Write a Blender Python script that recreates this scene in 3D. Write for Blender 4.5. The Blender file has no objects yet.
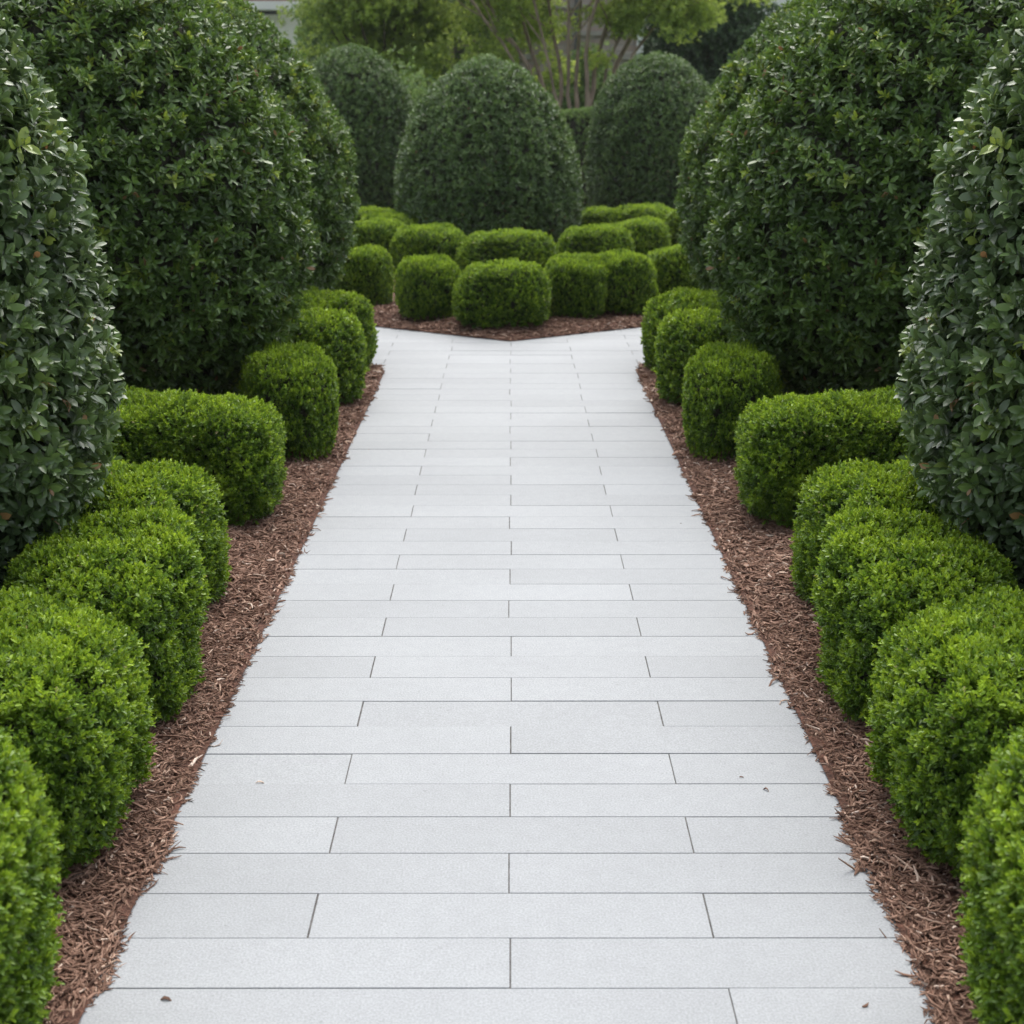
import bpy, math
import numpy as np
from mathutils import Vector
PI = math.pi
R = math.radians
scene = bpy.context.scene
col = scene.collection

# ------------------------------------------------------------------ helpers
def tag(o, label=None, cat=None, group=None, kind=None):
    if label: o['label'] = label
    if cat: o['category'] = cat
    if group: o['group'] = group
    if kind: o['kind'] = kind
    return o

def empty(name, loc, label, cat, group=None, rz=0.0):
    o = bpy.data.objects.new(name, None)
    o.empty_display_size = 0.1
    col.objects.link(o)
    o.location = loc
    o.rotation_euler = (0, 0, rz)
    return tag(o, label, cat, group)

def mesh_np(name, V, F, mat, parent=None, attrs=None, smooth=True, mi=None):
    """V (n,3); F list of (m,k) int arrays; attrs {name: face array}"""
    me = bpy.data.meshes.new(name)
    V = np.asarray(V, dtype=np.float32)
    F = [np.asarray(f, dtype=np.int32) for f in F if len(f)]
    me.vertices.add(len(V)); me.vertices.foreach_set('co', V.ravel())
    loops = np.concatenate([f.ravel() for f in F])
    tot = np.concatenate([np.full(len(f), f.shape[1], np.int32) for f in F])
    st = np.concatenate([[0], np.cumsum(tot)[:-1]]).astype(np.int32)
    me.loops.add(len(loops)); me.loops.foreach_set('vertex_index', loops)
    me.polygons.add(len(tot)); me.polygons.foreach_set('loop_start', st)
    me.polygons.foreach_set('loop_total', tot)
    me.polygons.foreach_set('use_smooth', np.full(len(tot), bool(smooth)))
    if mi is not None: me.polygons.foreach_set('material_index', np.asarray(mi, np.int32))
    me.update(calc_edges=True)
    if attrs:
        for k, a in attrs.items():
            at = me.attributes.new(k, 'FLOAT', 'FACE')
            at.data.foreach_set('value', np.asarray(a, np.float32))
    for m in (mat if isinstance(mat, (list, tuple)) else [mat]): me.materials.append(m)
    o = bpy.data.objects.new(name, me)
    col.objects.link(o)
    if parent: o.parent = parent
    return o

def children(o): return [c for c in bpy.data.objects if c.parent == o]
def copy_tree(o, parent=None):
    c = o.copy(); col.objects.link(c); c.parent = parent
    for ch in children(o): copy_tree(ch, c)
    return c

def norm(a): return a / np.maximum(np.linalg.norm(a, axis=-1, keepdims=True), 1e-9)

def noise3(p, freq, seed, octv=3):
    rg = np.random.default_rng(seed)
    out = np.zeros(p.shape[:-1]); amp = 1.0; tot = 0
    for o in range(octv):
        for _ in range(5):
            k = rg.normal(size=3) * freq * (2 ** o); ph = rg.uniform(0, 6.28)
            out += amp * np.sin(p @ k + ph)
        tot += amp * 1.6; amp *= 0.55
    return out / tot

class Lump:
    """a clipped shrub surface: profile (r,z) swept round a superellipse plan"""
    def __init__(s, a, b, h, prof, n=2.0, amp=0.02, freq=5.0, seed=0, nu=96, nv=48):
        prof = np.array(prof, float)
        d = np.concatenate([[0], np.cumsum(np.linalg.norm(np.diff(prof, axis=0), axis=1))])
        t = np.linspace(0, d[-1], nv)
        rr = np.interp(t, d, prof[:, 0]); zz = np.interp(t, d, prof[:, 1])
        for _ in range(3):
            rr[1:-1] = (rr[:-2] + 2 * rr[1:-1] + rr[2:]) / 4
            zz[1:-1] = (zz[:-2] + 2 * zz[1:-1] + zz[2:]) / 4
        th = np.linspace(0, 2 * PI, nu, endpoint=False)
        c, si = np.cos(th), np.sin(th)
        x = a * np.sign(c) * np.abs(c) ** (2 / n); y = b * np.sign(si) * np.abs(si) ** (2 / n)
        P = np.zeros((nv, nu, 3))
        P[..., 0] = rr[:, None] * x; P[..., 1] = rr[:, None] * y; P[..., 2] = (zz * h)[:, None]
        N = s.normals(P)
        P = P + N * (amp * noise3(P + seed * 3.1, freq, seed))[..., None]
        s.P, s.N, s.h = P, s.normals(P), h
        q = s.quads(P)
        s.area = np.linalg.norm(np.cross(q[2] - q[0], q[3] - q[1]), axis=-1) / 2
    @staticmethod
    def normals(P):
        du = np.roll(P, -1, 1) - np.roll(P, 1, 1)
        dv = np.gradient(P, axis=0)
        N = np.cross(du, dv)
        N[-1] = (0, 0, 1); N[0] = (0, 0, -1)
        bad = np.linalg.norm(N, axis=-1) < 1e-9
        N[bad] = (0, 0, 1)
        return norm(N)
    @staticmethod
    def quads(P):
        A = P[:-1]; B = np.roll(P, -1, 1)[:-1]; C = np.roll(P, -1, 1)[1:]; D = P[1:]
        return A, B, C, D
    def sample(s, n, rg, zmin=0.0):
        pr = s.area.ravel() / s.area.sum()
        i = rg.choice(len(pr), n, p=pr)
        u, v = rg.random((n, 1)), rg.random((n, 1))
        def bl(M):
            A, B, C, D = [m.reshape(-1, 3)[i] for m in s.quads(M)]
            return (A * (1 - u) + B * u) * (1 - v) + (D * (1 - u) + C * u) * v
        p, nn = bl(s.P), norm(bl(s.N))
        k = (p[:, 2] > zmin) & ~((nn[:, 2] < -0.75))
        return p[k], nn[k]
    def hull(s, inset, rough=0.02, seed=0):
        P = s.P - s.N * inset
        P = P + s.N * (rough * noise3(P, 45, seed + 9, 2))[..., None]
        P[..., 2] = np.maximum(P[..., 2], 0.02)
        nv, nu = P.shape[:2]
        idx = np.arange(nv * nu).reshape(nv, nu)
        A = idx[:-1]; B = np.roll(idx, -1, 1)[:-1]; C = np.roll(idx, -1, 1)[1:]; D = idx[1:]
        return P.reshape(-1, 3), np.stack([A, B, C, D], -1).reshape(-1, 4)

# leaf outlines: x along, y across (full width 1), z up
L6 = np.array([(0, 0, 0), (.33, .40, .07), (.74, .38, .05), (1, 0, -.10), (.74, -.38, .05), (.33, -.40, .07)])
L6F = np.array([(0, 1, 2, 3), (0, 3, 4, 5)])
L9 = np.array([(0, 0, 0), (.22, .26, .03), (.50, .48, .07), (.80, .38, .03), (1, 0, -.14), (.80, -.38, .03), (.50, -.48, .07),
               (.22, -.26, .03), (.5, 0, .0)])
L9F = np.array([(8, 0, 1, 2), (8, 2, 3, 4), (8, 4, 5, 6), (8, 6, 7, 0)])

def shoots(p, s, rg, K, length, L, W, a0=78, a1=22, jit=.35, young=None, templ='6', dec=False, dead=0.0, ys=.25):
    """leafy shoots: K leaves spiralling up each axis s from p. Returns V, F, tint, young"""
    n = len(p)
    s = norm(s)
    ref = norm(rg.normal(size=(n, 3)))
    e1 = norm(np.cross(s, ref)); e2 = np.cross(s, e1)
    k = np.arange(K)[None, :]
    if dec: az = (k // 2) * (PI / 2) + (k % 2) * PI
    else: az = k * 2.4
    az = az + rg.uniform(0, 6.28, (n, 1)) + rg.normal(0, .25, (n, K))
    f = (k / max(K - 1, 1)) * np.ones((n, 1))
    al = np.radians(a0 + (a1 - a0) * f + rg.normal(0, 11, (n, K)))
    r = np.cos(az)[..., None] * e1[:, None] + np.sin(az)[..., None] * e2[:, None]
    ca, sa = np.cos(al)[..., None], np.sin(al)[..., None]
    S = s[:, None]
    d = S * ca + r * sa
    up = S * sa - r * ca
    d = norm(d + rg.normal(0, jit * .3, d.shape))
    w = norm(np.cross(d, up)); up = np.cross(w, d)
    rl = rg.normal(0, .3, (n, K))[..., None]
    w, up = w * np.cos(rl) + up * np.sin(rl), up * np.cos(rl) - w * np.sin(rl)
    ln = length * rg.uniform(.7, 1.25, (n, 1))
    base = p[:, None] + S * (ln * f)[..., None]
    sz = rg.uniform(.75, 1.2, (n, K)) * (1 - .45 * f ** 3)
    T, TF = (L9, L9F) if templ == '9' else (L6, L6F)
    m = len(T)
    curl = 1 + rg.normal(0, .6, (n, K))
    V = (base[:, :, None] + d[:, :, None] * (T[:, 0] * L)[None, None, :, None] * sz[..., None, None]
         + w[:, :, None] * (T[:, 1] * W)[None, None, :, None] * sz[..., None, None]
         + up[:, :, None] * (T[:, 2] * L)[None, None, :, None] * (sz * curl)[..., None, None])
    cnt = n * K
    V = V.reshape(-1, 3)
    F = (TF[None] + (np.arange(cnt) * m)[:, None, None]).reshape(-1, TF.shape[1])
    tint = rg.random((n, K)) * .6 + rg.random((n, 1)) * .4
    if young is None: young = np.zeros(n)
    yg = np.clip(young[:, None] + (f - .6) * ys + rg.normal(0, .06, (n, K)), 0, .78)
    if dead > 0:
        yg = np.where(rg.random((n, K)) < dead, rg.uniform(.92, 1, (n, K)), yg)
    rep = len(TF)
    return V, F, np.repeat(tint.ravel(), rep), np.repeat(yg.ravel(), rep)

def join(parts):
    V, F, A, B, off = [], [], [], [], 0
    for v, f, a, b in parts:
        V.append(v); F.append(f + off); A.append(a); B.append(b); off += len(v)
    return np.concatenate(V), np.concatenate(F), np.concatenate(A), np.concatenate(B)

def tube(pts, rad, seg=8):
    pts = np.array(pts, float); n = len(pts)
    T = norm(np.gradient(pts, axis=0))
    ref = np.array([.3, .9, .1]); A = norm(np.cross(T, ref)); B = np.cross(T, A)
    th = np.linspace(0, 2 * PI, seg, endpoint=False)
    ring = np.cos(th)[None, :, None] * A[:, None] + np.sin(th)[None, :, None] * B[:, None]
    V = (pts[:, None] + ring * np.asarray(rad)[:, None, None]).reshape(-1, 3)
    idx = np.arange(n * seg).reshape(n, seg)
    a = idx[:-1]; b = np.roll(idx, -1, 1)[:-1]; c = np.roll(idx, -1, 1)[1:]; d = idx[1:]
    return V, np.stack([a, b, c, d], -1).reshape(-1, 4)

def join2(parts):
    V, F, off = [], [], 0
    for v, f in parts:
        V.append(v); F.append(f + off); off += len(v)
    return np.concatenate(V), np.concatenate(F)

BOXF = np.array([(0, 3, 2, 1), (4, 5, 6, 7), (0, 1, 5, 4), (1, 2, 6, 5), (2, 3, 7, 6), (3, 0, 4, 7)])
def box(x0, x1, y0, y1, z0, z1):
    V = np.array([(x0, y0, z0), (x1, y0, z0), (x1, y1, z0), (x0, y1, z0), (x0, y0, z1), (x1, y0, z1), (x1, y1, z1), (x0, y1, z1)], float)
    return V, BOXF.copy()

# ------------------------------------------------------------------ materials
def new_mat(name):
    m = bpy.data.materials.new(name); m.use_nodes = True
    nt = m.node_tree; nt.nodes.clear()
    out = nt.nodes.new('ShaderNodeOutputMaterial')
    return m, nt, out
def N(nt, t, **kw):
    n = nt.nodes.new(t)
    for k, v in kw.items(): setattr(n, k, v)
    return n
def ramp(nt, stops, interp='LINEAR'):
    r = nt.nodes.new('ShaderNodeValToRGB'); cr = r.color_ramp; cr.interpolation = interp
    while len(cr.elements) < len(stops): cr.elements.new(.5)
    for e, (p, c) in zip(cr.elements, stops):
        e.position = p; e.color = (*c, 1)
    return r

def leaf_mat(name, stops, rough=.4, transl=.2, spec=.5, vlo=.7, vhi=1.3):
    m, nt, out = new_mat(name)
    ay = N(nt, 'ShaderNodeAttribute', attribute_name='young')
    at = N(nt, 'ShaderNodeAttribute', attribute_name='tint')
    r = ramp(nt, stops); nt.links.new(ay.outputs['Fac'], r.inputs[0])
    mr = N(nt, 'ShaderNodeMapRange'); mr.inputs['To Min'].default_value = vlo; mr.inputs['To Max'].default_value = vhi
    nt.links.new(at.outputs['Fac'], mr.inputs['Value'])
    hs = N(nt, 'ShaderNodeHueSaturation')
    nt.links.new(r.outputs[0], hs.inputs['Color']); nt.links.new(mr.outputs[0], hs.inputs['Value'])
    p = N(nt, 'ShaderNodeBsdfPrincipled')
    p.inputs['Roughness'].default_value = rough
    p.inputs['Specular IOR Level'].default_value = spec
    nt.links.new(hs.outputs[0], p.inputs['Base Color'])
    t = N(nt, 'ShaderNodeBsdfTranslucent')
    hs2 = N(nt, 'ShaderNodeHueSaturation'); hs2.inputs['Value'].default_value = 1.5; hs2.inputs['Hue'].default_value = .485
    nt.links.new(hs.outputs[0], hs2.inputs['Color']); nt.links.new(hs2.outputs[0], t.inputs['Color'])
    mx = N(nt, 'ShaderNodeMixShader'); mx.inputs[0].default_value = transl
    nt.links.new(p.outputs[0], mx.inputs[1]); nt.links.new(t.outputs[0], mx.inputs[2])
    nt.links.new(mx.outputs[0], out.inputs[0])
    return m

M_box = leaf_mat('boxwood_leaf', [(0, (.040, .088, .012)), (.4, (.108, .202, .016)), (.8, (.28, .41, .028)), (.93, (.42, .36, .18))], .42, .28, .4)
M_dark = leaf_mat('dark_broad_leaf', [(0, (.052, .104, .020)), (.35, (.096, .175, .028)), (.8, (.30, .38, .045)), (.93, (.20, .115, .05))], .40, .22, .6)
M_near = leaf_mat('grey_green_broad_leaf', [(0, (.070, .115, .044)), (.35, (.100, .165, .046)), (.8, (.27, .35, .06)), (.93, (.30, .17, .07))], .32, .2, .6)
M_dark_fine = leaf_mat('dark_fine_leaf', [(0, (.058, .112, .028)), (.35, (.100, .180, .038)), (.8, (.20, .30, .07)), (.93, (.16, .08, .04))], .38, .18, .6)
M_bright_tree = leaf_mat('yellow_green_leaf', [(0, (.15, .22, .06)), (.4, (.30, .39, .085)), (.8, (.34, .45, .08)), (.93, (.30, .2, .07))], .5, .5, .35)
M_ever = leaf_mat('evergreen_leaf', [(0, (.05, .09, .04)), (.4, (.09, .145, .06)), (.8, (.08, .14, .05)), (.93, (.07, .06, .03))], .55, .08, .3)
M_mid_tree = leaf_mat('mid_green_leaf', [(0, (.10, .17, .055)), (.4, (.18, .28, .08)), (.8, (.18, .28, .08)), (.93, (.1, .1, .04))], .5, .35, .35)

def bark_mat(name, c1, c2, sc=14):
    m, nt, out = new_mat(name)
    tc = N(nt, 'ShaderNodeTexCoord'); nz = N(nt, 'ShaderNodeTexNoise')
    nz.inputs['Scale'].default_value = sc; nz.inputs['Detail'].default_value = 5
    mp = N(nt, 'ShaderNodeMapping'); mp.inputs['Scale'].default_value = (1, 1, .25)
    nt.links.new(tc.outputs['Object'], mp.inputs[0]); nt.links.new(mp.outputs[0], nz.inputs[0])
    r = ramp(nt, [(.35, c1), (.65, c2)]); nt.links.new(nz.outputs[0], r.inputs[0])
    p = N(nt, 'ShaderNodeBsdfPrincipled'); p.inputs['Roughness'].default_value = .85
    nt.links.new(r.outputs[0], p.inputs['Base Color'])
    b = N(nt, 'ShaderNodeBump'); b.inputs['Distance'].default_value = .01; nt.links.new(nz.outputs[0], b.inputs['Height'])
    nt.links.new(b.outputs[0], p.inputs['Normal']); nt.links.new(p.outputs[0], out.inputs[0])
    return m
M_dark_core = bark_mat('dark_inner_shell', (.018, .022, .010), (.045, .040, .022), 60)  # shell colour: shade between the leaves put in, with some twig brown
M_bark = bark_mat('smooth_brown_bark', (.15, .11, .08), (.32, .245, .185), 9)
M_barkd = bark_mat('dark_bark', (.05, .04, .03), (.11, .085, .06), 9)

def paving_mat():
    m, nt, out = new_mat('pale_granite')
    tc = N(nt, 'ShaderNodeTexCoord')
    at = N(nt, 'ShaderNodeAttribute', attribute_name='tint')
    big = N(nt, 'ShaderNodeTexNoise'); big.inputs['Scale'].default_value = 1.7; big.inputs['Detail'].default_value = 4
    fine = N(nt, 'ShaderNodeTexNoise'); fine.inputs['Scale'].default_value = 210; fine.inputs['Detail'].default_value = 2
    mid = N(nt, 'ShaderNodeTexNoise'); mid.inputs['Scale'].default_value = 26; mid.inputs['Detail'].default_value = 6
    for n in (big, fine, mid): nt.links.new(tc.outputs['Object'], n.inputs['Vector'])
    def mr(src, lo, hi, f0=.3, f1=.7):
        q = N(nt, 'ShaderNodeMapRange'); q.inputs['From Min'].default_value = f0; q.inputs['From Max'].default_value = f1
        q.inputs['To Min'].default_value = lo; q.inputs['To Max'].default_value = hi
        nt.links.new(src, q.inputs['Value']); return q.outputs[0]
    def mul(a, b):
        q = N(nt, 'ShaderNodeMath', operation='MULTIPLY'); nt.links.new(a, q.inputs[0]); nt.links.new(b, q.inputs[1]); return q.outputs[0]
    v = mul(mul(mr(big.outputs[0], .95, 1.03), mr(fine.outputs[0], .84, 1.14)), mul(mr(mid.outputs[0], .965, 1.03), mr(at.outputs['Fac'], .94, 1.025, 0, 1)))
    sp = N(nt, 'ShaderNodeTexNoise'); sp.inputs['Scale'].default_value = 60; sp.inputs['Detail'].default_value = 1
    nt.links.new(tc.outputs['Object'], sp.inputs['Vector'])
    v = mul(v, mr(sp.outputs[0], 1.0, .85, .735, .77))
    hs = N(nt, 'ShaderNodeHueSaturation'); hs.inputs['Color'].default_value = (.283, .297, .307, 1)
    nt.links.new(v, hs.inputs['Value'])
    p = N(nt, 'ShaderNodeBsdfPrincipled'); p.inputs['Roughness'].default_value = .72; p.inputs['Specular IOR Level'].default_value = .3
    nt.links.new(hs.outputs[0], p.inputs['Base Color'])
    b = N(nt, 'ShaderNodeBump'); b.inputs['Distance'].default_value = .0012; b.inputs['Strength'].default_value = .6
    nt.links.new(fine.outputs[0], b.inputs['Height']); nt.links.new(b.outputs[0], p.inputs['Normal'])
    nt.links.new(p.outputs[0], out.inputs[0]); return m
M_pave = paving_mat()

def noise_mat(name, stops, scale, rough=.9, bump=.0, detail=6, coord='Object'):
    m, nt, out = new_mat(name)
    tc = N(nt, 'ShaderNodeTexCoord'); nz = N(nt, 'ShaderNodeTexNoise')
    nz.inputs['Scale'].default_value = scale; nz.inputs['Detail'].default_value = detail
    nt.links.new(tc.outputs[coord], nz.inputs['Vector'])
    r = ramp(nt, stops); nt.links.new(nz.outputs[0], r.inputs[0])
    p = N(nt, 'ShaderNodeBsdfPrincipled'); p.inputs['Roughness'].default_value = rough
    p.inputs['Specular IOR Level'].default_value = .25
    nt.links.new(r.outputs[0], p.inputs['Base Color'])
    if bump:
        b = N(nt, 'ShaderNodeBump'); b.inputs['Distance'].default_value = bump
        nt.links.new(nz.outputs[0], b.inputs['Height']); nt.links.new(b.outputs[0], p.inputs['Normal'])
    nt.links.new(p.outputs[0], out.inputs[0]); return m
M_joint = noise_mat('joint_sand', [(.3, (.05, .047, .044)), (.7, (.14, .135, .13))], 30)
M_soil = noise_mat('mulch_soil', [(.3, (.035, .018, .013)), (.7, (.13, .062, .042))], 70, .95, .012)
M_lawn = noise_mat('lawn', [(.3, (.03, .06, .015)), (.7, (.07, .12, .03))], 9, .95, .02)
M_white = noise_mat('white_paint', [(.3, (.74, .74, .72)), (.7, (.80, .80, .78))], 3, .6)
M_roof = noise_mat('red_roof', [(.3, (.22, .085, .055)), (.7, (.32, .13, .085))], 6, .8)
M_slate = noise_mat('grey_roof', [(.3, (.08, .08, .08)), (.7, (.14, .135, .13))], 8, .8)
M_stone = noise_mat('pale_stone', [(.3, (.30, .27, .23)), (.7, (.42, .39, .34))], 7, .85)

def mulch_mat():
    m, nt, out = new_mat('shredded_bark')
    at = N(nt, 'ShaderNodeAttribute', attribute_name='tint')
    r = ramp(nt, [(0, (.065, .038, .027)), (.3, (.155, .087, .060)), (.65, (.265, .160, .114)), (.86, (.37, .245, .180)), (.94, (.43, .31, .235)), (1, (.60, .49, .41))])
    nt.links.new(at.outputs['Fac'], r.inputs[0])
    tc = N(nt, 'ShaderNodeTexCoord'); nz = N(nt, 'ShaderNodeTexNoise')
    nz.inputs['Scale'].default_value = 180; nz.inputs['Detail'].default_value = 3; nt.links.new(tc.outputs['Object'], nz.inputs[0])
    mr = N(nt, 'ShaderNodeMapRange'); mr.inputs['To Min'].default_value = .6; mr.inputs['To Max'].default_value = 1.4
    nt.links.new(nz.outputs[0], mr.inputs['Value'])
    hs = N(nt, 'ShaderNodeHueSaturation'); nt.links.new(r.outputs[0], hs.inputs['Color']); nt.links.new(mr.outputs[0], hs.inputs['Value'])
    p = N(nt, 'ShaderNodeBsdfPrincipled'); p.inputs['Roughness'].default_value = .85; p.inputs['Specular IOR Level'].default_value = .25
    nt.links.new(hs.outputs[0], p.inputs['Base Color'])
    b = N(nt, 'ShaderNodeBump'); b.inputs['Distance'].default_value = .002; nt.links.new(nz.outputs[0], b.inputs['Height'])
    nt.links.new(b.outputs[0], p.inputs['Normal']); nt.links.new(p.outputs[0], out.inputs[0]); return m
M_mulch = mulch_mat()

def brick_mat():
    m, nt, out = new_mat('weathered_brick')
    tc = N(nt, 'ShaderNodeTexCoord'); mp = N(nt, 'ShaderNodeMapping'); mp.inputs['Rotation'].default_value = (R(90), 0, 0)
    nt.links.new(tc.outputs['Object'], mp.inputs[0])
    b = N(nt, 'ShaderNodeTexBrick'); b.inputs['Scale'].default_value = 1.0
    b.inputs['Brick Width'].default_value = .34; b.inputs['Row Height'].default_value = .13; b.inputs['Mortar Size'].default_value = .012
    b.inputs['Color1'].default_value = (.36, .265, .22, 1); b.inputs['Color2'].default_value = (.44, .37, .32, 1); b.inputs['Mortar'].default_value = (.30, .28, .25, 1)
    nt.links.new(mp.outputs[0], b.inputs['Vector'])
    nz = N(nt, 'ShaderNodeTexNoise'); nz.inputs['Scale'].default_value = 2.2; nz.inputs['Detail'].default_value = 5; nt.links.new(tc.outputs['Object'], nz.inputs[0])
    mr = N(nt, 'ShaderNodeMapRange'); mr.inputs['To Min'].default_value = .65; mr.inputs['To Max'].default_value = 1.35
    nt.links.new(nz.outputs[0], mr.inputs['Value'])
    hs = N(nt, 'ShaderNodeHueSaturation'); nt.links.new(b.outputs[0], hs.inputs['Color']); nt.links.new(mr.outputs[0], hs.inputs['Value'])
    p = N(nt, 'ShaderNodeBsdfPrincipled'); p.inputs['Roughness'].default_value = .9
    nt.links.new(hs.outputs[0], p.inputs['Base Color']); nt.links.new(p.outputs[0], out.inputs[0]); return m
M_brick = brick_mat()
def plain(name, c, rough=.5, metal=0):
    m, nt, out = new_mat(name); p = N(nt, 'ShaderNodeBsdfPrincipled')
    p.inputs['Base Color'].default_value = (*c, 1); p.inputs['Roughness'].default_value = rough; p.inputs['Metallic'].default_value = metal
    nt.links.new(p.outputs[0], out.inputs[0]); return m
M_glass = plain('window_glass', (.03, .035, .035), .08)

# ------------------------------------------------------------------ setting: ground, path, beds
g = mesh_np('ground', [(-400, -150, -.05), (400, -150, -.05), (400, 700, -.05), (-400, 700, -.05)], [[(0, 1, 2, 3)]], M_lawn, smooth=False)
tag(g, kind='structure')

STEP = .1675; Y0 = 2.495           # a row boundary lies at Y0; rows alternate
def paving(name, rows, xlo, xhi, seed):
    rg = np.random.default_rng(seed)
    V, F, T = [], [], []
    off = 0
    for k in rows:
        y0, y1 = Y0 + k * STEP, Y0 + (k + 1) * STEP
        # k even (row starting at Y0): joints at +-.4075 (+n*.815); odd: joints at 0
        start = (.4075 if k % 2 == 0 else 0.0) - .815 * 8
        xs = [start + .815 * i for i in range(17)]
        if k == -2: xs = [x for x in xs if abs(x + .4075) > .01]
        xs = [xlo] + [x + rg.normal(0, .003) for x in xs if xlo + .05 < x < xhi - .05] + [xhi]
        for a, b in zip(xs[:-1], xs[1:]):
            gy = rg.choice([.0009, .0012, .0016, .0020], p=[.3, .4, .2, .1]) * (1 if k < 9 else .75 if k < 17 else .5); gx = rg.uniform(.0012, .0022); c = .0005
            z = rg.normal(0, .0004)
            o = [(a + gx, y0 + gy), (b - gx, y0 + gy), (b - gx, y1 - gy), (a + gx, y1 - gy)]
            i_ = [(a + gx + c, y0 + gy + c), (b - gx - c, y0 + gy + c), (b - gx - c, y1 - gy - c), (a + gx + c, y1 - gy - c)]
            V += [(x, y, z - .014) for x, y in o] + [(x, y, z - c) for x, y in o] + [(x, y, z) for x, y in i_]
            F += [(off + 8, off + 9, off + 10, off + 11)]
            for q in range(4):
                r_ = (q + 1) % 4
                F += [(off + q, off + r_, off + 4 + r_, off + 4 + q), (off + 4 + q, off + 4 + r_, off + 8 + r_, off + 8 + q)]
            T += [rg.random()] * 9
            off += 12
    n = len(F)
    yA, yB = Y0 + rows[0] * STEP, Y0 + (rows[-1] + 1) * STEP
    V += [(xlo - .01, yA - .01, -.0022), (xhi + .01, yA - .01, -.0022), (xhi + .01, yB + .01, -.0022), (xlo - .01, yB + .01, -.0022)]
    F += [(off, off + 1, off + 2, off + 3)]; T += [.5]
    o = mesh_np(name, V, [np.array(F)], [M_pave, M_joint], attrs={'tint': T}, smooth=False, mi=[0] * n + [1])
    return tag(o, kind='structure')
NR = 37   # rows up to y = 2.495 + 37*.172 = 8.86
paving('path', list(range(-26, NR + 1)), -.86, .86, 3)
paving('plaza_paving', list(range(NR + 1, 100)), -5.2, 5.2, 4)

def yend(x):   # far edge of a side bed, at |x|
    x = abs(x)
    return 8.76 + (x - .78) * .9 if x < 1.0 else 8.958 + (x - 1.0) * .62
def yfront(x): return 9.9 + .69 * abs(x)

def bed_z(d, p, seed):
    return .006 + .036 * np.clip(d / .35, 0, 1) ** .7 + .008 * noise3(p, 7, seed) * np.clip(d / .1, 0, 1)

def side_bed(sgn):
    xs = np.concatenate([np.linspace(.78, 1.8, 60), np.linspace(1.85, 6.5, 50)])
    t = np.linspace(0, 1, 260)
    X, T = np.meshgrid(xs, t, indexing='ij')
    ye = np.array([yend(x) for x in xs])[:, None]
    Y = -2 + T * (ye + 2)
    d = np.minimum(X - .78, (ye - Y) * .7)
    P = np.stack([X * sgn, Y, np.zeros_like(X)], -1)
    P[..., 2] = bed_z(d, P, 11)
    idx = np.arange(X.size).reshape(X.shape)
    F = np.stack([idx[:-1, :-1], idx[1:, :-1], idx[1:, 1:], idx[:-1, 1:]], -1).reshape(-1, 4)
    if sgn < 0: F = F[:, ::-1]
    return P.reshape(-1, 3), F
def centre_bed():
    xs = np.linspace(-4.2, 4.2, 150); t = np.linspace(0, 1, 150)
    X, T = np.meshgrid(xs, t, indexing='ij')
    yf = yfront(xs)[:, None]; Y = yf + (21.5 - yf) * T ** 1.5
    P = np.stack([X, Y, np.zeros_like(X)], -1)
    P[..., 2] = bed_z((Y - yf) * .8, P, 12)
    idx = np.arange(X.size).reshape(X.shape)
    return P.reshape(-1, 3), np.stack([idx[:-1, :-1], idx[1:, :-1], idx[1:, 1:], idx[:-1, 1:]], -1).reshape(-1, 4)
for nm, (v, f) in (('planting_bed_ground', join2([side_bed(-1), side_bed(1)])), ('planting_bed_ground', centre_bed())):
    tag(mesh_np(nm, v, [f], M_soil), kind='structure')

# shredded bark
def chips(P, rg, Lr, Wr, Tr, tilt=.22, along=None):
    n = len(P)
    yaw = rg.normal(0, .75, n) + np.where(rg.random(n) < .3, rg.uniform(-PI, PI, n), 0)
    if along is not None: yaw = np.where(along, PI / 2 + rg.normal(0, .4, n), yaw)
    L = rg.uniform(*Lr, n) * np.exp(rg.normal(0, .25, n)); W = rg.uniform(*Wr, n); T = rg.uniform(*Tr, n)
    pit = rg.normal(0, tilt, n); rol = rg.normal(0, .5, n)
    d = np.stack([np.cos(yaw) * np.cos(pit), np.sin(yaw) * np.cos(pit), np.sin(pit)], -1)
    w = norm(np.cross(np.array([0, 0, 1.0])[None] + 0 * d, d)); u = np.cross(d, w)
    w, u = w * np.cos(rol)[:, None] + u * np.sin(rol)[:, None], u * np.cos(rol)[:, None] - w * np.sin(rol)[:, None]
    bend = rg.normal(0, .16, n); sb = rg.normal(0, .14, n)
    ws = (.35, 1.0, .8, .12)
    V = np.zeros((n, 4, 4, 3))
    for i, s in enumerate((-.5, -.15, .2, .5)):
        c = P + d * (s * L)[:, None] + u * (bend * L * (s * s * 4 - .4))[:, None] + w * (sb * L * (s * s * 4 - .4))[:, None]
        hw = (W * ws[i] / 2)[:, None]; ht = (T * (.5 + .5 * ws[i]) / 2)[:, None]
        V[:, i, 0] = c - w * hw - u * ht; V[:, i, 1] = c + w * hw - u * ht
        V[:, i, 2] = c + w * hw * .8 + u * ht; V[:, i, 3] = c - w * hw * .8 + u * ht
    base = (np.arange(n) * 16)[:, None, None]
    f = []
    for i in range(3):
        for q in range(4):
            r_ = (q + 1) % 4
            f.append((i * 4 + q, i * 4 + r_, i * 4 + 4 + r_, i * 4 + 4 + q))
    f.append((3, 2, 1, 0)); f.append((12, 13, 14, 15))
    F = (np.array(f)[None] + base).reshape(-1, 4)
    t = np.clip(rg.normal(.45, .2, n), 0, .88); t = np.where(rg.random(n) < .05, rg.uniform(.9, 1, n), t)
    return V.reshape(-1, 3), F, np.repeat(t, 14), np.repeat(t, 14)

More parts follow.
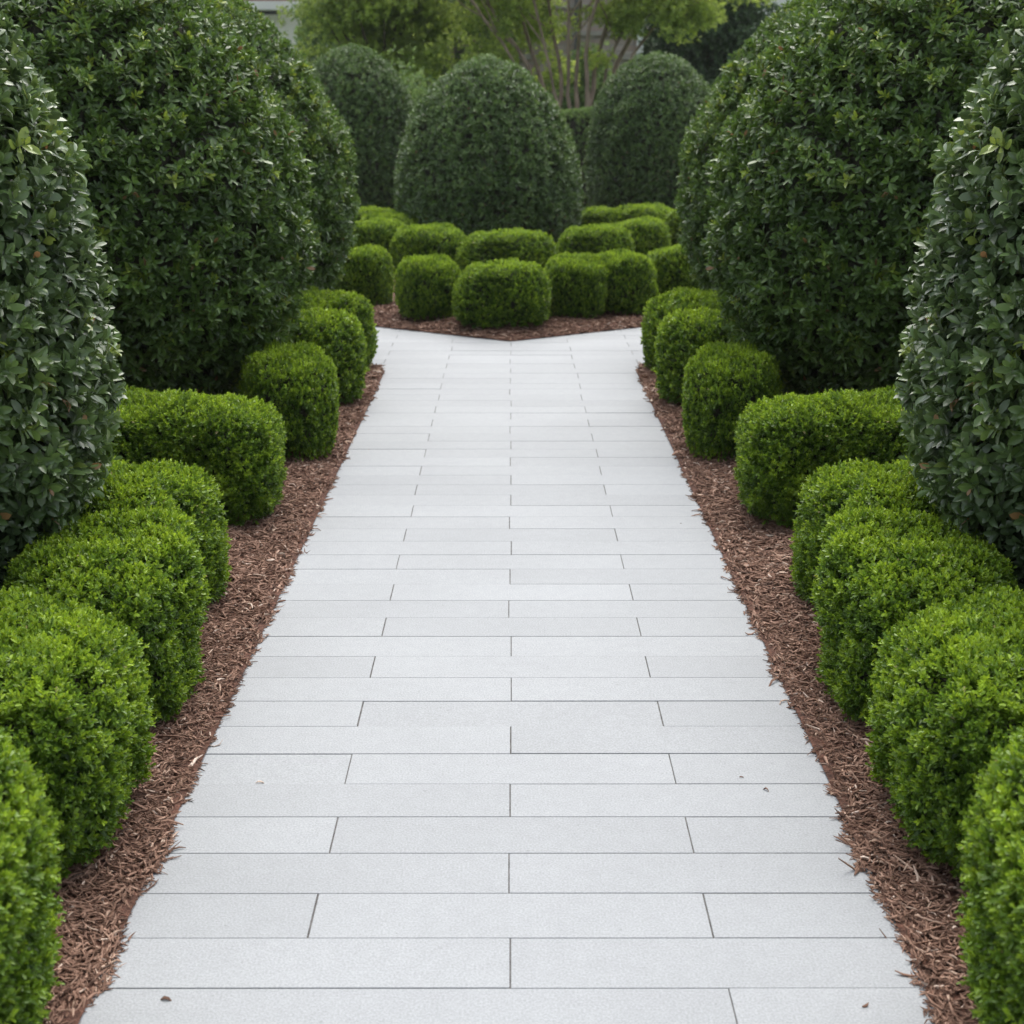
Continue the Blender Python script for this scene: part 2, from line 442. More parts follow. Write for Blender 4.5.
def edge_x(y, s):      # where the bark stops on the paving: a ragged line round .78
    p = np.stack([y, y * 0 + s * 3, y * 0], -1)
    near = np.clip((4.0 - y) / 1.5, 0, 1)
    e = .785 + .010 * noise3(p, 9, 21) + .008 * noise3(p, 40, 22)
    e -= near * (.035 * np.exp(-((y - 2.82) / .12) ** 2) + .02 * np.exp(-((y - 3.15) / .05) ** 2) + .016 * np.exp(-((y - 2.35) / .1) ** 2) + .02 * np.exp(-((y - 3.62) / .07) ** 2))
    return e
rg = np.random.default_rng(77)
parts = []
def bark_strip(sgn, y0, y1, n, width, Lr, Wr, Tr):
    y = rg.uniform(y0, y1, n)
    e = edge_x(y, sgn)
    d = width * rg.random(n) ** 1.15
    # chips lying right on the edge sometimes poke over the paving
    x = e + d + .004
    ye = np.array([yend(q) for q in x]); k = y < ye - .02
    x, y, d = x[k], y[k], d[k]
    P = np.stack([x * sgn, y, np.zeros_like(x)], -1)
    z = bed_z(np.maximum(x - .78, 0), P, 11) * np.clip((d + .01) / .05, .25, 1)
    P[:, 2] = z + .002 + rg.uniform(0, .010, len(x))
    calm = (x - edge_x(y, sgn) < .034) & (rg.random(len(x)) < np.where(noise3(np.stack([y, y * 0 + sgn, y * 0], -1), 5, 88) > .25, .35, .9))
    parts.append(chips(P, rg, Lr, Wr, Tr, along=calm))
for sg in (-1, 1):
    bark_strip(sg, 1.6, 4.2, 19000, .62, (.014, .042), (.0025, .007), (.0015, .004))
    bark_strip(sg, 4.2, 6.5, 8500, .70, (.020, .055), (.004, .010), (.002, .005))
    bark_strip(sg, 6.5, 9.3, 5500, .60, (.03, .065), (.006, .013), (.003, .006))
    bark_strip(sg, 1.6, 3.6, 300, .55, (.07, .11), (.004, .009), (.002, .004))
    # fine scraps and slivers along the very edge
    n = 1400; y = rg.uniform(1.7, 6.5, n) ; x = edge_x(y, sg) - np.abs(rg.normal(0, .006, n)) + .004
    P = np.stack([x * sg, y, .003 + 0 * x], -1)
    parts.append(chips(P, rg, (.012, .035), (.002, .005), (.001, .003), .05))
    n = 26; y = rg.uniform(2.0, 6.0, n); x = edge_x(y, sg) - rg.uniform(0.0, .03, n)
    parts.append(chips(np.stack([x * sg, y, .004 + 0 * x], -1), rg, (.03, .06), (.003, .008), (.001, .003), .06))
# ends of the side beds and the front of the centre bed
n = 2500; x = rg.uniform(.8, 2.2, n); y = np.array([yend(q) for q in x]) - .02 - rg.random(n) * .4
for sg in (-1, 1):
    parts.append(chips(np.stack([x * sg, y, .03 + rg.uniform(0, .012, n)], -1), rg, (.03, .065), (.006, .013), (.003, .006)))
n = 9000; x = rg.uniform(-2.6, 2.6, n); d = rg.random(n) ** 1.2 * 1.1; y = yfront(x) + d + .01
P = np.stack([x, y, 0 * x], -1); P[:, 2] = bed_z(d * .8, P, 12) + .002 + rg.uniform(0, .012, n)
parts.append(chips(P, rg, (.03, .07), (.006, .014), (.003, .006)))
# a few scraps lying on the paving
n = 3; P = np.stack([rg.uniform(-.7, .7, n), rg.uniform(2.1, 7.0, n), np.full(n, .0025)], -1)
parts.append(chips(P, rg, (.005, .014), (.002, .004), (.001, .002), .03))
for (x, y) in ((-.615, 3.17), (.62, 3.13), (.655, 2.27), (-.64, 2.29)):
    parts.append(chips(np.array([[x, y, .003]]), rg, (.02, .024), (.005, .007), (.002, .003), .03))
v, f, t, _ = join(parts)
o = mesh_np('bark_mulch', v, [f], M_mulch, attrs={'tint': t}, smooth=False)
tag(o, 'red brown shredded bark mulch beside the pale path', 'mulch', kind='stuff')

# ------------------------------------------------------------------ clipped shrubs
BOXP = [(0, .01), (.82, .01), (.90, .05), (.96, .16), (1.0, .34), (1.0, .58), (.985, .74), (.935, .87), (.83, .955), (.62, .99), (.3, 1.0), (0, 1.0)]
def make_boxwood(seed, w, d, h, fine=True, n=3.6, prof=BOXP, amp=.026):
    rg = np.random.default_rng(seed)
    lp = Lump(w / 2 - .012, d / 2 - .012, h - .012, prof, n, amp, 7.0, seed)
    A = lp.area.sum()
    parts = []
    specs = ((4700, 0.0, 10), (2600, .022, 8)) if fine else ((2300, 0.0, 9), (1200, .025, 7))
    L, W, ln = (.0175, .0098, .030) if fine else (.021, .012, .032)
    for dens, dep, K in specs:
        p, nn = lp.sample(int(dens * A), rg, .02)
        m = len(p)
        clump = noise3(p, 26, seed + 3, 2)
        p = p - nn * (dep + .022 + rg.uniform(-.008, .008, (m, 1)) - .007 * clump[:, None])
        s = nn * .9 + np.array([0, 0, .55]) + rg.normal(0, .33, (m, 3))
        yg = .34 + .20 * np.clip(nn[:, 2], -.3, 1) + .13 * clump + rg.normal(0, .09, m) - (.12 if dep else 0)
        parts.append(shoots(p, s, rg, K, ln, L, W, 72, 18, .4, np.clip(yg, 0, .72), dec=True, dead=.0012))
    # new shoots standing a little proud of the clipped face
    p, nn = lp.sample(int(520 * A), rg, .05)
    m = len(p)
    parts.append(shoots(p - nn * .012, nn * .7 + np.array([0, 0, .8]) + rg.normal(0, .3, (m, 3)), rg, 8, ln * .9, L, W * .9, 60, 15, .3,
                        np.clip(.55 + rg.normal(0, .1, m), 0, .75), dec=True))
    return join(parts), lp
def boxwood_thing(seed, w, d, h, loc, rz, label, group, fine=True, **kw):
    (v, f, t, y), lp = make_boxwood(seed, w, d, h, fine, **kw)
    root = empty('boxwood_shrub', loc, label, 'shrub', group, rz)
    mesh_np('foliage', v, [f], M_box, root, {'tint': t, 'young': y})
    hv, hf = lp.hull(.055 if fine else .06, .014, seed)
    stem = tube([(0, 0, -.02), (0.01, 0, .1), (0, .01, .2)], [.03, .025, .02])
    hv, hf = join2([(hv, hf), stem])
    mesh_np('dark_core', hv, [hf], M_dark_core, root)  # closed dark shell for the shaded inside, plus the stem
    return root

GL = 'boxwoods lining the left of the path'; GR = 'boxwoods lining the right of the path'
side = [  # seed, w, d, h, x, y, rz, extra, label(left), label(right)
 (1, .80, .74, .59, -1.19, 2.00, 0, {}, 'bright green boxwood nearest the camera on the left, cut off bottom left',
     'bright green boxwood nearest the camera on the right, cut off bottom right'),
 (2, .82, .78, .46, -1.25, 2.94, 0, {}, 'large square-sided boxwood second from the camera left of the path',
     'large square-sided boxwood second from the camera right of the path'),
 (3, .50, .68, .44, -1.11, 3.68, .05, {}, 'front lump of the merged boxwood pair left of the path, beside the near broad-leaved dome',
     'front lump of the merged boxwood pair right of the path, beside the near broad-leaved dome'),
 (4, .72, .70, .45, -1.32, 4.36, -.05, {}, 'rear lump of the merged boxwood pair left of the path, just before bare mulch',
     'rear lump of the merged boxwood pair right of the path, just before bare mulch'),
 (5, .90, .60, .47, -1.345, 5.44, 0, {}, 'wide deep green boxwood behind the bare mulch on the left, under the big dark dome',
     'wide deep green boxwood behind the bare mulch on the right, under the big dark dome'),
]
for seed, w, d, h, x, y, rz, kw, ll, lr in side:
    a = boxwood_thing(seed, w, d, h, (x, y, .02), rz, ll, GL, **kw)
    b = copy_tree(a); b.location.x = -x; b.scale.x = -1; b.rotation_euler.z = -rz
    tag(b, lr, group=GR)
# farther ones share three foliage meshes
P1 = boxwood_thing(11, .70, .70, .48, (-1.17, 6.62, .02), .1, 'rounded boxwood third from the far end left of the path, behind the wide one', GL, fine=False, n=2.5)
P2 = boxwood_thing(12, .70, .62, .48, (-1.155, 7.72, .02), 0, 'rounded boxwood second from the far end left of the path', GL, fine=False, n=2.7)
P3 = boxwood_thing(13, .66, .58, .45, (-.05, 10.48, .03), 0, 'broad square-shouldered boxwood at the front tip of the centre bed', 'boxwoods filling the centre bed', fine=False, n=3.4)
P1.location = (-1.045, 6.56, .02); P1.scale = (.66, .90, 1.0)
b = copy_tree(P1); b.location.x = 1.045; b.scale.x = -.66; b.rotation_euler.z = -.1; tag(b, 'rounded boxwood third from the far end right of the path, behind the wide one', group=GR)
b = copy_tree(P2); b.location.x = 1.155; b.scale.x = -1; tag(b, 'rounded boxwood second from the far end right of the path', group=GR)
b = copy_tree(P1); b.location = (-1.175, 8.66, .02); b.rotation_euler.z = 2.0; b.scale = (.95, .95, 1); tag(b, 'farthest boxwood left of the path, at the corner where the paving widens', group=GL)
b = copy_tree(P1); b.location = (1.175, 8.66, .02); b.rotation_euler.z = 1.1; b.scale = (-.95, .95, 1); tag(b, 'farthest boxwood right of the path, at the corner where the paving widens', group=GR)
GC = 'boxwoods filling the centre bed'
centre = [ # proto, x, y, rz, sx, sy, sz, label
 (P1, -.63, 10.86, .3, .70, .70, .94, 'small round boxwood just left of the broad front one in the centre bed'),
 (P2, -1.22, 11.55, .2, .76, .9, .94, 'front row boxwood of the centre bed farthest left, partly behind the path row'),
 (P2, .50, 10.90, 3.0, .68, .85, .94, 'small boxwood just right of the broad front one in the centre bed'),
 (P1, .86, 11.10, 1.4, .78, .76, .96, 'tall round boxwood third along the front right edge of the centre bed'),
 (P2, 1.40, 11.75, .4, .88, .9, .95, 'front row boxwood of the centre bed farthest right, partly behind the path row'),
 (P3, -.02, 13.15, .03, 1.30, 1.0, 1.0, 'long low boxwood of the second row, right in front of the central dome'),
 (P1, -.75, 13.4, .6, 1.02, .85, 1.0, 'second row boxwood left of the long one, in front of the central dome'),
 (P3, .80, 13.5, -.1, 1.05, 1.0, 1.03, 'second row boxwood right of the long one, below the central dome edge'),
 (P2, 1.22, 14.1, .5, 1.0, 1.0, 1.0, 'rounded boxwood tucked behind the right end of the second row'),
 (P2, -1.35, 13.9, .2, 1.1, 1.0, 1.0, 'second row boxwood farthest left, against the tall left dome'),
 (P1, -1.20, 14.9, .9, 1.0, 1.0, 1.0, 'boxwood at the left foot of the central dome'),
 (P3, -1.62, 16.1, .1, 1.2, 1.0, 1.0, 'rear boxwood left, in front of the back left dome'),
 (P3, -.95, 16.6, -.1, 1.0, 1.0, .98, 'rear boxwood between the central dome and the back left dome'),
 (P3, .98, 16.3, .1, 1.05, 1.0, .97, 'rear boxwood between the central dome and the back right dome'),
 (P1, 1.52, 16.2, .7, 1.0, 1.0, 1.0, 'rear boxwood right in front of the back right dome'),
 (P2, 2.12, 15.9, -.1, 1.2, 1.1, 1.0, 'rear boxwood farthest right, against the tall right dome'),
]
for pr, x, y, rz, sx, sy, sz, lab in centre:
    c = copy_tree(pr); c.location = (x, y, .03); c.rotation_euler.z = rz; c.scale = (sx, sy, sz); tag(c, lab, group=GC)

# tall clipped domes
def make_dome(seed, rx, h, prof, loc, label, group, mat, leaf, dens, K=8, templ='6', amp=.05, freq=2.2, young=.12, name='dome_shrub', dead=.004, ln=.05, jag=.03):
    rg = np.random.default_rng(seed)
    lp = Lump(rx, rx, h, prof, 2.0, amp, freq, seed, 128, 80)
    A = lp.area.sum(); parts = []
    L, W = leaf
    for i, (dn, dep) in enumerate(((dens, 0.0), (dens * .9, L * 1.1))):
        p, nn = lp.sample(int(dn * A), rg, .03)
        m = len(p)
        cl = noise3(p, 14, seed + 5, 2)
        p = p - nn * (dep + L * .8 + rg.uniform(-jag, jag, (m, 1)) - jag * 1.1 * cl[:, None])
        s = nn * .8 + np.array([0, 0, .5]) + rg.normal(0, .42, (m, 3))
        top = np.clip((p[:, 2] / lp.P[..., 2].max() - .35) / .65, 0, 1)
        yg = young + .10 * cl + .16 * top * rg.random(m) + np.where(rg.random(m) < .05 + .10 * top, rg.uniform(.15, .5, m), 0) + rg.normal(0, .05, m)
        parts.append(shoots(p, s, rg, K, ln, L, W, 82, 28, .5, np.clip(yg, 0, .75), templ=templ, dead=dead, ys=.12))
    v, f, t, y = join(parts)
    root = empty(name, loc, label, 'shrub', group)
    mesh_np('foliage', v, [f], mat, root, {'tint': t, 'young': y})
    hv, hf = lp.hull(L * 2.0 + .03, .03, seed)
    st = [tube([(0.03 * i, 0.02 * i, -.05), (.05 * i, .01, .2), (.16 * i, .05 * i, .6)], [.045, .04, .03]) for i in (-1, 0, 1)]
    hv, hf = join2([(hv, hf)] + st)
    mesh_np('dark_core', hv, [hf], M_dark_core, root)  # dark shell in place of shaded twiggy depth, joined with real stems
    return root
EGG = [(0, .03), (.56, .04), (.65, .2), (.63, .38), (.74, .48), (.81, .66), (.855, .93), (.85, 1.14), (.82, 1.37), (.79, 1.50), (.735, 1.66), (.60, 1.83), (.42, 1.97), (.24, 2.07), (.1, 2.11), (0, 2.12)]
BIG = [(0, .05), (.62, .05), (.70, .12), (.82, .28), (1.01, .50), (1.12, .745), (1.15, 1.07), (1.08, 1.44), (.905, 1.8), (.72, 2.03), (.5, 2.24), (.25, 2.38), (0, 2.42)]
BELL = [(0, .015), (.7, .015), (.86, .05), (.955, .13), (1.0, .27), (.985, .42), (.91, .57), (.80, .70), (.64, .82), (.46, .91), (.26, .975), (0, 1)]
TALL = [(0, .02), (.66, .02), (.84, .06), (.95, .16), (1.0, .32), (.995, .45), (.95, .58), (.86, .71), (.70, .83), (.50, .92), (.28, .975), (0, 1)]
GD = 'tall dark domes flanking the path'
d1 = make_dome(31, 1.0, 1.0, EGG, (-2.0, 3.93, .02), 'near dome of large glossy grey-green leaves cut by the left photo edge', GD, M_near, (.050, .024), 520, 9, '9', .03, 2.6, .15, dead=.006, ln=.045, jag=.02)
b = copy_tree(d1); b.location.x = 2.0; b.scale.x = -1; tag(b, 'near dome of large glossy grey-green leaves cut by the right photo edge')
d2 = make_dome(32, 1.0, 1.0, BIG, (-2.13, 7.0, .02), 'very large dark green dome behind the near dome on the left', GD, M_dark, (.046, .021), 480, 9, '6', .03, 1.8, .14, ln=.042, jag=.021)
b = copy_tree(d2); b.location.x = 2.13; b.scale.x = -1; tag(b, 'very large dark green dome behind the near dome on the right')
b = copy_tree(d2); b.location = (-2.04, 9.35, .02); b.scale = (.90, .90, .945); b.rotation_euler.z = 2.2; tag(b, 'third dome on the left, half hidden behind the very large one')
b = copy_tree(d2); b.location = (2.13, 9.35, .02); b.scale = (-.90, .90, .945); b.rotation_euler.z = -2.2; tag(b, 'third dome on the right, half hidden behind the very large one')
make_dome(33, .99, 2.06, BELL, (-.225, 15.4, .03), 'central dark dome with pointed top in the middle of the round bed', 'domes in the centre bed', M_dark_fine, (.037, .018), 700, 7, '6', .03, 2.6, .14, ln=.034, jag=.014)
d4 = make_dome(34, .84, 2.19, TALL, (1.80, 18.4, .03), 'back right round-topped dome behind the centre bed boxwoods', 'domes in the centre bed', M_dark_fine, (.037, .018), 640, 7, '6', .03, 2.2, .10, ln=.036, jag=.013, dead=.002)
b = copy_tree(d4); b.location = (-1.93, 18.4, .03); b.rotation_euler.z = 2.5; b.scale = (.95, .95, 1.04); tag(b, 'back left round-topped dome partly behind the third left dome')

# ------------------------------------------------------------------ background
def clumps(rg, centers, rad, per, leaf, K, mat_young, ln=.07):
    c = np.repeat(centers, per, 0); r_ = np.repeat(rad, per)[:, None]
    d = norm(rg.normal(size=c.shape)); p = c + d * r_ * rg.random((len(c), 1)) ** .45 * np.array([1, 1, .75])
    s = d + np.array([0, 0, .2]) + rg.normal(0, .4, c.shape)
    cy = np.repeat(rg.normal(0, .12, len(centers)), per)
    yg = mat_young + cy + .08 * d[:, 2] + rg.normal(0, .08, len(c))
    return shoots(p, s, rg, K, ln, leaf[0], leaf[1], 80, 25, .5, np.clip(yg, 0, .78))

def crown_points(rg, n, c, r, hollow=.55):
    d = norm(rg.normal(size=(n, 3))); q = d * (hollow + (1 - hollow) * rg.random((n, 1))) * np.array(r)
    return q + np.array(c)

# multi-stemmed tree behind the central dome
def limb(a, b, sag, n=9, rg=None):
    a, b = np.array(a, float), np.array(b, float); t = np.linspace(0, 1, n)[:, None]
    p = a + (b - a) * t
    p[:, 2] += sag * np.sin(t[:, 0] * PI)
    if rg is not None: p[1:-1] += rg.normal(0, .018, (n - 2, 3))
    return p
rg = np.random.default_rng(5)
root = empty('multi_stem_tree', (1.02, 24, 0), 'tree with many thin fanning brown trunks rising behind the central dome', 'tree')
tr = []; tips = []
stems = [(-1.15, .5), (-.85, 1.2), (-.62, -.6), (-.38, .8), (-.14, -.3), (.10, .9), (.28, -.8), (.55, .4), (.85, -.2), (1.15, .6), (1.5, -.4), (-1.45, -.3)]
for i, (dx, dy) in enumerate(stems):
    b0 = (rg.normal(0, .12) + dx * .15, rg.normal(0, .12), -.05)
    mid = np.array([dx * .62, dy * .4, 2.1 + rg.uniform(-.2, .3)])
    top = np.array([dx * 1.9 + rg.normal(0, .1), dy * 1.2, 4.6 + rg.uniform(-.3, .4) - abs(dx) * .3])
    p1 = limb(b0, mid, .12, 8, rg); p2 = limb(mid, top, .15, 8, rg)
    r0 = rg.uniform(.032, .065)
    tr.append(tube(np.vstack([p1, p2[1:]]), np.linspace(r0, .014, 15)))
    tips.append(top)
    for k in range(4):
        s0 = p2[1 + k]; e = s0 + np.array([rg.normal(0, .5) + dx * .3, rg.normal(0, .5), rg.uniform(.4, 1.1)])
        tr.append(tube(limb(s0, e, .06, 6, rg), np.linspace(.016, .006, 6), 6)); tips.append(e)
v, f = join2(tr); mesh_np('trunk', v, [f], M_bark, root)
tips = np.array(tips)
cs = np.vstack([tips, tips + rg.normal(0, .35, tips.shape), crown_points(rg, 60, (0, 0, 4.5), (2.5, 2.0, 1.1), .3),
                np.stack([rg.uniform(.7, 2.1, 40), rg.uniform(-.9, .2, 40), rg.uniform(2.75, 3.7, 40)], -1),
                np.stack([rg.uniform(-1.8, -.15, 46), rg.uniform(.2, 1.6, 46), rg.uniform(1.9, 3.7, 46)], -1)])
cs = cs[cs[:, 2] > 1.8]
v, f, t, y = clumps(rg, cs, rg.uniform(.18, .34, len(cs)), 42, (.075, .042), 6, .40)
mesh_np('crown', v, [f], M_bright_tree, root, {'tint': t, 'young': y})

def leafy_tree(name, label, loc, c, r, nclump, per, leaf, young, mat, bark, seed, trunk_r=.12, group=None, hollow=.45, branches=14):
    rg = np.random.default_rng(seed)
    root = empty(name, loc, label, 'tree', group)
    c = np.array(c, float)
    cs = crown_points(rg, nclump, c, r, hollow)
    cs += rg.normal(0, .12, cs.shape); cs[:, 2] = np.maximum(cs[:, 2], .25)
    v, f, t, y = clumps(rg, cs, rg.uniform(.25, .5, len(cs)), per, leaf, 6, young, leaf[0])
    mesh_np('crown', v, [f], mat, root, {'tint': t, 'young': y})
    tr = [tube(limb((0, 0, -.05), (c[0] * .6, c[1] * .6, c[2] + r[2] * .5), 0, 9, rg), np.linspace(trunk_r, trunk_r * .3, 9))]
    for i in range(branches):
        e = cs[rg.integers(len(cs))]; h = max(.4, min(c[2], e[2] * .65))
        tr.append(tube(limb((c[0] * .3, c[1] * .3, h), e, -.15, 8, rg), np.linspace(trunk_r * .45, .012, 8), 6))
    v, f = join2(tr); mesh_np('trunk', v, [f], bark, root)
    return root
GT = 'trees beyond the round bed'
leafy_tree('spreading_tree', 'yellow-green spreading tree above the back left dome', (-2.3, 26.5, 0), (0, 0, 4.0), (1.65, 1.6, 2.2), 230, 60, (.085, .05), .36, M_bright_tree, M_barkd, 41, .10, GT, .35, 26)
leafy_tree('evergreen_tree', 'dense dark evergreen tree behind the back right dome', (3.95, 29.5, 0), (0, 0, 3.1), (1.0, 1.2, 3.3), 260, 60, (.11, .045), .15, M_ever, M_barkd, 42, .14, GT, .45, 6)
leafy_tree('evergreen_tree', 'dark evergreen tree right of the brick wall, farther back', (4.35, 34.5, 0), (0, 0, 2.8), (1.2, 1.3, 2.8), 230, 50, (.12, .05), .2, M_ever, M_barkd, 43, .14, GT, .45, 6)
for i, (x, y, rr, hh, lab) in enumerate([(-2.9, 32, 1.5, 3.2, 'mid green tree behind the spreading tree, leftmost of the backdrop'),
                                   (-.9, 33.5, 2.0, 3.3, 'mid green tree between the spreading tree and the many-trunked tree'),
                                   (-5.2, 30.5, 1.0, 1.35, 'grey-green small tree in front of the white house')]):
    leafy_tree('backdrop_tree', lab, (x, y, 0), (0, 0, hh * .9), (rr, 1.4, hh), 240, 50, (.12, .06), .25 if i < 2 else .4, M_mid_tree, M_barkd, 50 + i, .14, GT, .4, 8)
for i, (x, y, lab) in enumerate([(-17, 56, 'farthest backdrop tree, beyond the white house at the left'), (-9.5, 58, 'far backdrop tree filling the gap left of the white house roof'),
        (-1.5, 55, 'far backdrop tree directly behind the brick house'), (5.8, 56, 'far backdrop tree between the brick house and the right white house'), (15, 57, 'farthest backdrop tree at the right')]):
    leafy_tree('backdrop_tree', lab, (x, y, 0), (0, 0, 5.2), (4.3, 2.5, 5.0), 230, 34, (.28, .15), .2, M_mid_tree, M_barkd, 80 + i, .25, GT, .5, 8)
leafy_tree('wall_shrub', 'leafy upright shrub growing against the brick wall', (1.62, 31.2, 0), (0, 0, 1.5), (.5, .35, 1.25), 70, 40, (.09, .05), .35, M_mid_tree, M_barkd, 60, .04, None, .3, 5)['category'] = 'shrub'
leafy_tree('leafy_shrub', 'loose mid green shrub between back left and central domes', (-1.35, 21.6, 0), (0, 0, 1.0), (.75, .5, .95), 90, 40, (.06, .035), .30, M_mid_tree, M_barkd, 61, .04, None, .3, 6)['category'] = 'shrub'

# low clipped hedge
def hedge(loc, w, d, h, label, seed, mat=M_mid_tree):
    rg = np.random.default_rng(seed)
    lp = Lump(w / 2, d / 2, h, BOXP, 8.0, .02, 3.0, seed, 160, 40)
    parts = []
    p, nn = lp.sample(int(420 * lp.area.sum()), rg, .02)
    parts.append(shoots(p - nn * .05, nn * .8 + np.array([0, 0, .4]) + rg.normal(0, .4, p.shape), rg, 7, .05, .05, .025, 75, 22, .4,
                        np.clip(.25 + rg.normal(0, .1, len(p)), 0, .7)))
    v, f, t, y = join(parts)
    root = empty('clipped_hedge', loc, label, 'hedge')
    mesh_np('foliage', v, [f], mat, root, {'tint': t, 'young': y})
    hv, hf = lp.hull(.09, .02, seed); mesh_np('dark_core', hv, [hf], M_dark_core, root)  # dark shell standing in for shade within the hedge
    return root
hedge((2.9, 21.6, 0), 5.4, .8, 1.57, 'low flat-topped clipped hedge between the central and back right domes', 71)

# brick house behind the many-stemmed tree
H = empty('brick_house', (0, 33, 0), 'weathered brick house wall with white corner post behind the many-trunked tree', 'house')
def part(name, boxes, mat, parent, smooth=False):
    v, f = join2([box(*b) for b in boxes]); return mesh_np(name, v, [f], mat, parent, smooth=smooth)
part('wall', [(-3.2, 2.78, 0, .3, -.05, 6.2), (2.48, 2.78, .3, 7, -.05, 6.2), (-3.2, -2.9, .3, 7, -.05, 6.2), (-2.9, 2.48, 6.7, 7, -.05, 6.2)], M_brick, H)
part('corner_post', [(2.783, 2.93, -.06, .12, -.05, 6.2)], M_white, H)
part('stone_band', [(-3.2, 2.778, -.05, -.002, 2.55, 2.68)], M_stone, H)
part('stone_band', [(-3.2, 2.778, -.05, -.002, 3.05, 3.15)], M_stone, H)
part('stone_band', [(-3.2, 2.778, -.05, -.002, 3.62, 3.72)], M_stone, H)
v = np.array([(-3.6, -.5, 6.2), (3.3, -.5, 6.2), (3.3, 7.5, 6.2), (-3.6, 7.5, 6.2), (-3.6, 3.5, 8.6), (3.3, 3.5, 8.6)])
me = mesh_np('roof', v, [np.array([(0, 1, 5, 4), (2, 3, 4, 5), (3, 2, 1, 0)]), np.array([(0, 4, 3), (1, 2, 5)])], M_slate, H, smooth=False)
for x in (-2.1, -.75):
    w = part('window', [(x - .55, x - .47, -.04, -.002, .95, 2.4), (x + .47, x + .55, -.04, -.002, .95, 2.4), (x - .47, x + .47, -.04, -.002, 2.3, 2.4), (x - .47, x + .47, -.04, -.002, .95, 1.03), (x - .02, x + .02, -.035, -.002, 1.03, 2.3)], M_white, H)
    part('pane', [(x - .47, x + .47, -.012, -.003, 1.03, 2.3)], M_glass, w)
part('downpipe', [(1.40, 1.48, -.10, -.052, 0, 6.2)], M_slate, H)

# white house far left with a porch
def house(loc, label, w, d, h, roofmat, wins, porch=None, name='white_house'):
    Hh = empty(name, loc, label, 'house')
    part('wall', [(-w / 2, w / 2, 0, .25, -.05, h), (w / 2 - .25, w / 2, .25, d, -.05, h), (-w / 2, -w / 2 + .25, .25, d, -.05, h), (-w / 2 + .25, w / 2 - .25, d - .25, d, -.05, h)], M_white, Hh)
    v = np.array([(-w / 2 - .4, -.4, h), (w / 2 + .4, -.4, h), (w / 2 + .4, d + .4, h), (-w / 2 - .4, d + .4, h), (-w / 2 - .4, d / 2, h + 2.2), (w / 2 + .4, d / 2, h + 2.2)])
    mesh_np('roof', v, [np.array([(0, 1, 5, 4), (2, 3, 4, 5), (3, 2, 1, 0)]), np.array([(0, 4, 3), (1, 2, 5)])], roofmat, Hh, smooth=False)
    for (x, z, ww, hh) in wins:
        fr = part('window', [(x - ww / 2 - .08, x - ww / 2, -.05, -.002, z - .08, z + hh + .08), (x + ww / 2, x + ww / 2 + .08, -.05, -.002, z - .08, z + hh + .08),
                             (x - ww / 2, x + ww / 2, -.05, -.002, z + hh, z + hh + .08), (x - ww / 2, x + ww / 2, -.05, -.002, z - .08, z)], M_white, Hh)
        part('pane', [(x - ww / 2, x + ww / 2, -.02, -.004, z, z + hh)], M_glass, fr)
    if porch:
        x0, x1, pz = porch
        part('porch_roof', [(x0, x1, -1.0, -.41, pz, pz + .22)], M_white, Hh)
        part('porch_roof_tiles', [(x0 + .1, x1 - .1, -.95, -.41, pz + .223, pz + .5)], M_roof, Hh)
        for x in (x0 + .2, (x0 + x1) / 2, x1 - .2): part('porch_column', [(x - .12, x + .12, -.92, -.68, -.05, pz)], M_white, Hh)
    return Hh
house((-9.5, 42, 0), 'white house with a red tiled porch roof at the far left', 7.6, 8, 5.6, M_slate, [(1.4, 1.0, 1.0, 1.6), (3.0, 1.0, 1.0, 1.6), (0.2, 4.0, .9, 1.2), (2.6, 4.0, .9, 1.2)], (-1.5, 4.3, 4.08))
house((11.75, 42, 0), 'white house at the far right, a sliver above the third right dome', 9.4, 8, 6.5, M_slate, [(2.0, 1.0, 1.0, 1.6), (-1.0, 1.0, 1.0, 1.6), (2.0, 4.0, 1.0, 1.4)])

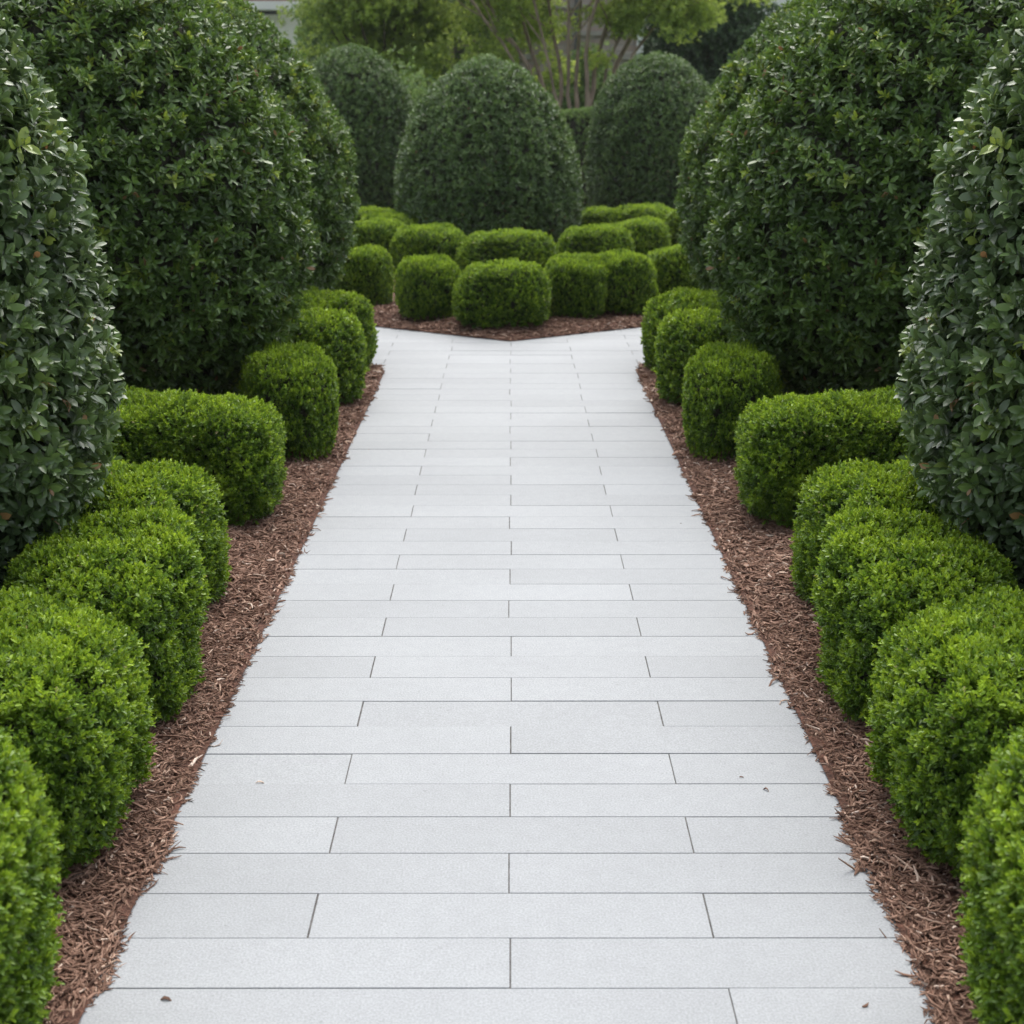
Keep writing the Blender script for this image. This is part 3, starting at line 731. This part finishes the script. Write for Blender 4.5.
# thin haze volume, added to pale the far background
v, f = box(-60, 60, -12, 66, -1.05, 12.5)
mh = bpy.data.materials.new('haze_volume'); mh.use_nodes = True; nh = mh.node_tree; nh.nodes.clear()
oh = nh.nodes.new('ShaderNodeOutputMaterial'); pv = nh.nodes.new('ShaderNodeVolumePrincipled')
pv.inputs['Color'].default_value = (.95, .97, .97, 1); pv.inputs['Density'].default_value = .0004
nh.links.new(pv.outputs[0], oh.inputs['Volume'])
tag(mesh_np('haze', v, [f], mh, smooth=False), kind='stuff')

# ------------------------------------------------------------------ camera and light
cam = bpy.data.cameras.new('Camera'); co = bpy.data.objects.new('Camera', cam); col.objects.link(co)
co.location = (0, 0, 1.6); co.rotation_euler = (R(74.0), 0, R(-.06))
cam.lens = 50; cam.sensor_width = 36; cam.clip_end = 2000; cam.clip_start = .05
cam.dof.use_dof = True; cam.dof.focus_distance = 4.0; cam.dof.aperture_fstop = 5.6
scene.camera = co

EL, AZ = R(62), R(8)
w = bpy.data.worlds.new('World'); scene.world = w; w.use_nodes = True
nt = w.node_tree; bg = nt.nodes['Background']
sky = nt.nodes.new('ShaderNodeTexSky'); sky.sky_type = 'NISHITA'; sky.sun_disc = False
sky.sun_elevation = EL; sky.sun_rotation = AZ; sky.dust_density = 4; sky.air_density = 1.0; sky.ozone_density = 1.0
hs = nt.nodes.new('ShaderNodeHueSaturation'); hs.inputs['Saturation'].default_value = .42
nt.links.new(sky.outputs[0], hs.inputs['Color']); nt.links.new(hs.outputs[0], bg.inputs[0]); bg.inputs[1].default_value = .13
sd = bpy.data.lights.new('Sun', 'SUN'); sd.energy = 1.25; sd.angle = R(75); sd.color = (1, .97, .93)
so = bpy.data.objects.new('Sun', sd); col.objects.link(so)
# sky rotation is clockwise from +Y; light travels from the sun position
sx, sy, sz = math.sin(AZ) * math.cos(EL), math.cos(AZ) * math.cos(EL), math.sin(EL)
so.rotation_euler = Vector((sx, sy, sz)).to_track_quat('Z', 'Y').to_euler()
vs = scene.view_settings; vs.view_transform = 'Standard'; vs.look = 'None'; vs.exposure = 1.33; vs.gamma = 1
scene.cycles.use_denoising = True
scene.cycles.max_bounces = 8; scene.cycles.transparent_max_bounces = 4
scene.cycles.caustics_reflective = False; scene.cycles.caustics_refractive = False
